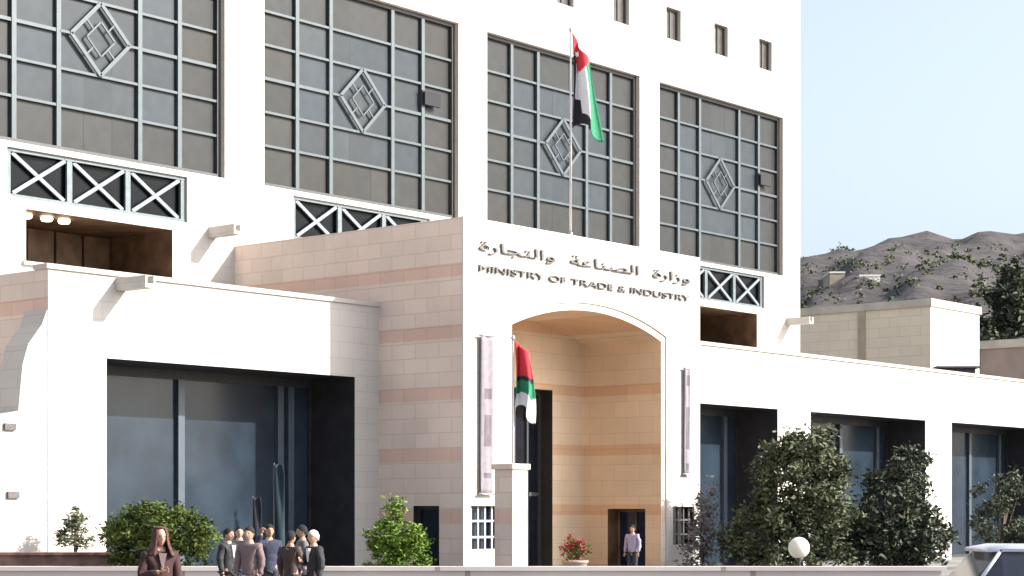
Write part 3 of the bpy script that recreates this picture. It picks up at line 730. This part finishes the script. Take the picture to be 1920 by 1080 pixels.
def person(label, X, d, coat, legs, skin, hair='short', rot=0, arms=('down', 'down'), inner=None, height=1.75, z0=0, group=None, turn=0):
    x, y = at(X, d); r = empty('person', (x, y, z0), FACE + rot)
    A = {}
    for side, pose in zip((-1, 1), arms):
        sh_ = (side * .175, .0, 1.415)
        if pose == 'down': el, wr_ = (side * .235, .02, 1.14), (side * .235, -.07, .90)
        elif pose == 'up': el, wr_ = (side * .27, -.16, 1.36), (side * .20, -.26, 1.60)
        elif pose == 'fold': el, wr_ = (side * .25, -.02, 1.15), (side * .06, -.22, 1.22)
        else: el, wr_ = (side * .24, -.06, 1.16), (side * .17, -.29, 1.18)
        A[side] = (sh_, el, wr_)
    def sk(add, ends, part):
        N = []; E_ = []
        if part in ('all', 'top'):
            N += [((0, .0, .95 if part == 'all' else .80), (.150 + add, .105 + add)), ((0, 0, 1.10), (.135 + add, .095 + add)), ((0, 0, 1.28), (.155 + add, .105 + add)), ((0, .005, 1.40), (.125 + add, .085 + add))]
            E_ += [(0, 1), (1, 2), (2, 3)]
            if part == 'all': N += [((0, .01, 1.475), .055), ((0, .0, 1.56), .052)]; E_ += [(3, 4), (4, 5)]
            else: N += [((0, .01, 1.46), .068)]; E_ += [(3, 4)]
            for side in (-1, 1):
                k = len(N); a0, a1, a2 = A[side]
                N += [(a0, .058 + add), (a1, .042 + add), (a2 if part == 'all' else tuple(Vector(a1).lerp(Vector(a2), .93)), .028 + add)]; E_ += [(3, k), (k, k + 1), (k + 1, k + 2)]
        if part in ('all', 'legs'):
            base = 0
            if part == 'legs': N += [((0, 0, 1.03), (.138 + add, .098 + add))]
            for side in (-1, 1):
                k = len(N); N += [((side * .09, 0, .86), .088 + add), ((side * .10, -.015, .49), .058 + add), ((side * .105, .02, .11), .038 + add)]
                E_ += [(base, k), (k, k + 1), (k + 1, k + 2)]
                if part == 'all': N += [((side * .11, -.12, .05), .035)]; E_ += [(k + 2, k + 3)]
        return skin_mesh('s', N, E_, 0)
    bodyo = sk(0, 0, 'all'); hd = head_obj(); hd.matrix_basis = Matrix.Translation((0, -.012, 1.635)) @ Matrix.Rotation(turn, 4, 'Z')
    pcs = [bodyo, hd]
    for side in (-1, 1):
        a0, a1, a2 = A[side]; dv = Vector(a2) - Vector(a1)
        for N, E_ in hand_nodes(a2, dv, side, .9 if arms[0 if side < 0 else 1] == 'up' else .35): pcs.append(skin_mesh('h', N, E_, 0, 1))
    join_mesh('body', pcs, M[skin], r)
    jk = join_mesh('jacket', [sk(.022, 0, 'top')], M[coat], r)
    from mathutils import noise as NZ
    for v in jk.data.vertices:
        q = Vector((v.co.x * 9, v.co.y * 9, v.co.z * 16 + d))
        v.co += v.normal * (.016 * NZ.noise(q) + .008 * NZ.noise(q * 2.6))
    join_mesh('trousers', [sk(.014, 0, 'legs')], M[legs], r)
    s_ = MB()
    for side in (-1, 1):
        o = []
        for fy, fw, fz in ((.07, .035, .055), (.0, .045, .10), (-.09, .05, .06), (-.17, .035, .035)): o.append((fy, fw, fz))
        k = len(s_.v)
        for fy, fw, fz in o:
            s_.v += [(side * .108 - fw, fy, 0), (side * .108 + fw, fy, 0), (side * .108 + fw * .8, fy, fz), (side * .108 - fw * .8, fy, fz)]
        for q in range(3):
            for e in range(4): s_.f.append((k + q * 4 + e, k + q * 4 + (e + 1) % 4, k + q * 4 + 4 + (e + 1) % 4, k + q * 4 + 4 + e)); s_.m.append(0); s_.c.append(None)
        s_.f += [(k, k + 1, k + 2, k + 3), (k + 15, k + 14, k + 13, k + 12)]; s_.m += [0, 0]; s_.c += [None, None]
    s_.build('shoes', M['shoe'], r)
    if inner:
        cmb = MB(); cmb.prism_xz([(-.05, 1.44), (0, 1.20), (.05, 1.44)], -.136, -.09); cmb.build('shirt_front', M[inner], r)
    ey = []
    for sx in (-1, 1):
        e = MB()
        c_ = Vector((sx * .031, -.092, 1.641))
        e.lathe([(.0001, c_.z - .008), (.007, c_.z - .004), (.009, c_.z), (.007, c_.z + .004), (.0001, c_.z + .008)], 8, (c_.x, c_.y))
        ey.append(e.build('eye', M['eye'], r, True))
    h = MB(); nU, nV = 28, 16
    wrap = hair in ('scarf', 'white_scarf')
    for j in range(nV + 1):
        for i in range(nU + 1):
            # angle measured from the face; opening at the front
            op = (.62 if wrap else .95)
            t_ = j / nV
            if wrap:
                a = op + (2 * math.pi - 2 * op) * i / nU
                if t_ < .5: ph = t_ / .5 * 1.7; rr, zz = .112 * math.sin(ph) ** .8 if ph > 0 else 0, 1.645 + .128 * math.cos(ph)
                else: q = (t_ - .5) / .5; rr, zz = .112 + .09 * q ** 1.5, 1.645 - .016 - .22 * q
                if t_ < .22: a = 2 * math.pi * i / nU + op
                fold = 1 + .05 * math.sin(a * 9 + t_ * 6) * t_
                h.v.append((math.sin(a) * rr * .92 * fold, -math.cos(a) * rr * 1.08 * fold + .0, zz))
            else:
                ph = t_ * (1.35 if True else 2); a = 2 * math.pi * i / nU
                lim = 1.02 + 1.15 * ((1 - math.cos(a)) / 2) ** .8
                ph = t_ * lim; nz_ = 1.02 + .05 * math.sin(a * 11 + t_ * 9)
                h.v.append((math.sin(a) * .086 * math.sin(ph) * nz_, -math.cos(a) * .108 * math.sin(ph) * nz_ - .006, 1.642 + .128 * math.cos(ph)))
    for j in range(nV):
        for i in range(nU):
            k = i + j * (nU + 1); h.f.append((k, k + 1, k + nU + 2, k + nU + 1)); h.m.append(0); h.c.append(None)
    h = h.build('headscarf' if wrap else 'hair', M[{'scarf': 'scarf_red', 'white_scarf': 'shirt_white'}.get(hair, 'hair')], r, True)
    if not wrap: h.location = (0, 0, 0)
    h.modifiers.new('s', 'SOLIDIFY').thickness = .012
    if hair == 'cap':
        h.data.materials[0] = M['shirt_white']
    if turn:
        for q in [h] + ey: q.matrix_basis = Matrix.Rotation(turn, 4, 'Z')
    r.scale = (height / 1.75,) * 3
    tag(r, label, 'person', group); return r
G = 'people standing in front of the building'
person('person in a rust red headscarf and dark maroon coat, nearest to the camera', 300, 24.5, 'coat_brown', 'trouser', 'skin', 'scarf', rot=rad(25), arms=('fold', 'down'), inner='shirt_pink', height=1.80, group=G)
person('person in a black coat with bare head, leftmost of the dark group', 428, 35, 'coat_black', 'trouser', 'skin2', 'short', rot=rad(60), arms=('down', 'fwd'), inner='shirt_white', height=1.70, group=G)
person('person in an open dusty pink shirt between two black coats', 468, 33.5, 'shirt_pink', 'trouser2', 'skin', 'short', rot=rad(-20), arms=('down', 'down'), height=1.74, group=G)
person('person in a navy coat raising one hand beside the tall teal banner', 505, 36, 'coat_navy', 'trouser', 'skin2', 'short', rot=rad(20), arms=('up', 'down'), height=1.76, group=G)
person('person in a brown shirt turned away to the building', 545, 34, 'shirt_brown', 'trouser', 'skin2', 'short', rot=rad(150), arms=('fwd', 'down'), height=1.66, group=G)
person('person in a white cap and black coat, rightmost of the dark group', 588, 33, 'coat_black', 'trouser', 'skin', 'cap', rot=rad(-50), arms=('fold', 'down'), inner='shirt_white', height=1.68, group=G)
person('bare-headed person in a black coat half hidden behind the dusty pink shirt', 449, 38, 'coat_black', 'trouser', 'skin', 'short', rot=rad(10), height=1.72, group=G)
person('person in a grey jacket between the brown shirt and the white cap', 567, 37, 'coat_grey', 'trouser', 'skin2', 'short', rot=rad(-70), height=1.74, group=G)
person('person in a lilac shirt before the dark side doorway inside the arch', 1186, 56, 'shirt_lilac', 'trouser', 'skin2', 'short', rot=rad(-30), height=1.62, group=G)
def feather(label, X, d, Ytop, wid, mat):
    x, y = at(X, d); r = empty('banner_stand', (x, y, 0), FACE); H = hh(Ytop, d)
    MB().tube([(0, 0, 0), (0, 0, H)], [.02, .012], 8).build('pole', M['grey_metal'], r, True)
    MB().lathe([(0, 0), (.22, 0), (.22, .04), (.03, .06), (.03, .2)], 14).build('base', M['grey_metal'], r, True)
    m = MB(); n = 24
    for j in range(n + 1):
        t_ = j / n; w_ = wid * (1 - .15 * max(0, t_ - .9) / .1)
        for i in range(5): m.v.append((.01 + w_ * i / 4, .03 * math.sin(i * 1.5 + t_ * 5), .75 + (H - .78) * t_))
    for j in range(n):
        for i in range(4): k = i + 5 * j; m.f.append((k, k + 1, k + 6, k + 5)); m.m.append(0); m.c.append(None)
    o = m.build('banner_cloth', M[mat], r, True); o.modifiers.new('s', 'SOLIDIFY').thickness = .01
    tag(r, label, 'banner', 'banners standing behind the group')
feather('slim navy banner standing behind the dark group, left of the teal one', 474, 38, 930, .17, 'navy_cloth')
feather('taller dark teal banner standing beside the right window mullion', 514, 39, 868, .20, 'teal_cloth')

# ------------------------------------------------------------------ car
def car(label, X, d):
    x, y = at(X, d); r = empty('parked_car', (x, y, 0), FACE + rad(184))
    def loft(st, mi=0):
        m = MB()
        n = len(st[0][1])
        for xx, ring in st: m.v += [(xx, p[0], p[1]) for p in ring]
        for q in range(len(st) - 1):
            for e in range(n): m.f.append((q * n + e, q * n + (e + 1) % n, (q + 1) * n + (e + 1) % n, (q + 1) * n + e)); m.m.append(mi); m.c.append(None)
        m.f += [tuple(range(n))[::-1], tuple(range((len(st) - 1) * n, len(st) * n))]; m.m += [mi, mi]; m.c += [None, None]
        return m
    def ring(w, zb, zt):
        return [(-w * .92, zb), (w * .92, zb), (w, zb + .18), (w * 1.0, zt - .22), (w * .95, zt - .04), (w * .80, zt), (-w * .80, zt), (-w * .95, zt - .04), (-w, zt - .22), (-w, zb + .18)]
    st = [(-2.2, ring(.70, .32, .70)), (-2.08, ring(.80, .24, .82)), (-1.6, ring(.85, .2, .92)), (-.9, ring(.87, .2, .96)), (1.2, ring(.87, .2, .97)), (1.9, ring(.84, .22, .98)), (2.15, ring(.78, .3, .90)), (2.2, ring(.70, .36, .80))]
    b = loft(st).build('body', M['car_paint'], r, True); b.modifiers.new('b', 'BEVEL').width = .02
    def gr(w, wt, z, zt): return [(-w, z), (w, z), (wt, zt), (-wt, zt)]
    loft([(-1.25, gr(.78, .76, .90, .93)), (-.45, gr(.80, .62, .90, 1.42)), (1.6, gr(.80, .62, .90, 1.43)), (2.05, gr(.76, .72, .90, .95))]).build('window_glass', M['car_glass'], r)
    rf = loft([(-.55, [(-.60, 1.37), (.60, 1.37), (.58, 1.41), (-.58, 1.41)]), (-.3, [(-.66, 1.385), (.66, 1.385), (.58, 1.49), (-.58, 1.49)]), (1.45, [(-.66, 1.40), (.66, 1.40), (.58, 1.50), (-.58, 1.50)]), (1.8, [(-.60, 1.38), (.60, 1.38), (.56, 1.44), (-.56, 1.44)])]).build('roof', M['car_paint'], r, True); rf.modifiers.new('b', 'BEVEL').width = .015
    pl_ = MB()
    for sy in (-1, 1):
        for (xa, xb) in ((-1.2, -.48), (2.0, 1.62)): pl_.tube([(xa, sy * .79, .93), (xb, sy * .64, 1.39)], .03, 6)
        for xx in (.30,): pl_.tube([(xx, sy * .815, .92), (xx, sy * .645, 1.39)], .035, 6)
        pl_.tube([(-.5, sy * .65, 1.395), (1.6, sy * .65, 1.41)], .028, 6)
    pl_.build('pillar_trim', M['car_paint'], r, True)
    for sx in (-1.35, 1.35):
        for sy in (-1, 1):
            w = MB(); w.lathe([(.0, -.10), (.30, -.10), (.325, -.06), (.325, .06), (.30, .10), (.21, .10)], 24); w = w.build('wheel', M['rubber'], r, True)
            w.location = (sx, sy * .80, .325); w.rotation_euler = (rad(90) * (-sy), 0, 0)
            MB().lathe([(0, .09), (.05, .105), (.16, .085), (.21, .105), (.21, .06)], 24).build('rim', M['alloy'], w, True)
    for sy in (-1, 1):
        MB().box(-.12, .12, -.14, .14, -.06, .06).build('headlight', M['head_glass'], r, loc=(-2.08, sy * .58, .70), bevel=.03)
        MB().box(-.05, .05, -.12, .12, -.09, .09).build('tail_light', M['tail_red'], r, loc=(2.16, sy * .6, .75), bevel=.02)
        MB().box(-.06, .06, -.10, .10, -.06, .06).build('mirror', M['car_paint'], r, loc=(-.78, sy * .94, .98), bevel=.03)
    tag(r, label, 'car')
car('silver car with dark windows parked at the lower right edge', 2040, 30.5)

# ------------------------------------------------------------------ camera, light
cam = D.cameras.new('camera'); co = D.objects.new('camera', cam); COL.objects.link(co)
co.location = (CX, CY, CZ); co.rotation_euler = (rad(90), 0, math.atan2(-FX, FY))
cam.sensor_width = 36; cam.lens = F / 1920 * 36; cam.shift_y = 420 / 1920; cam.clip_end = 5000; cam.clip_start = .1
SC.camera = co
S = Vector((.61, -1, .72)).normalized()
sun = D.lights.new('sun', 'SUN'); sun.energy = 4.8; sun.angle = rad(.55); sun.color = (1, .955, .88)
so = D.objects.new('sun', sun); COL.objects.link(so); so.rotation_euler = S.to_track_quat('Z', 'Y').to_euler(); so.location = (0, -40, 60)
W = D.worlds.new('World'); SC.world = W; W.use_nodes = True
n = W.node_tree.nodes; l = W.node_tree.links
sky = n.new('ShaderNodeTexSky'); sky.sky_type = 'NISHITA'; sky.sun_disc = False
sky.sun_elevation = math.asin(S.z); sky.sun_rotation = math.atan2(S.x, S.y); sky.dust_density = 4.0; sky.air_density = 1.0; sky.ozone_density = 4.0
hs = n.new('ShaderNodeHueSaturation'); hs.inputs['Saturation'].default_value = .56; hs.inputs['Value'].default_value = .96
l.new(sky.outputs[0], hs.inputs['Color']); l.new(hs.outputs[0], n['Background'].inputs['Color']); n['Background'].inputs['Strength'].default_value = .15
SC.view_settings.view_transform = 'Standard'; SC.view_settings.look = 'None'; SC.view_settings.gamma = 1; SC.view_settings.exposure = 1.2
SC.render.engine = 'CYCLES'
SC.cycles.max_bounces = 6
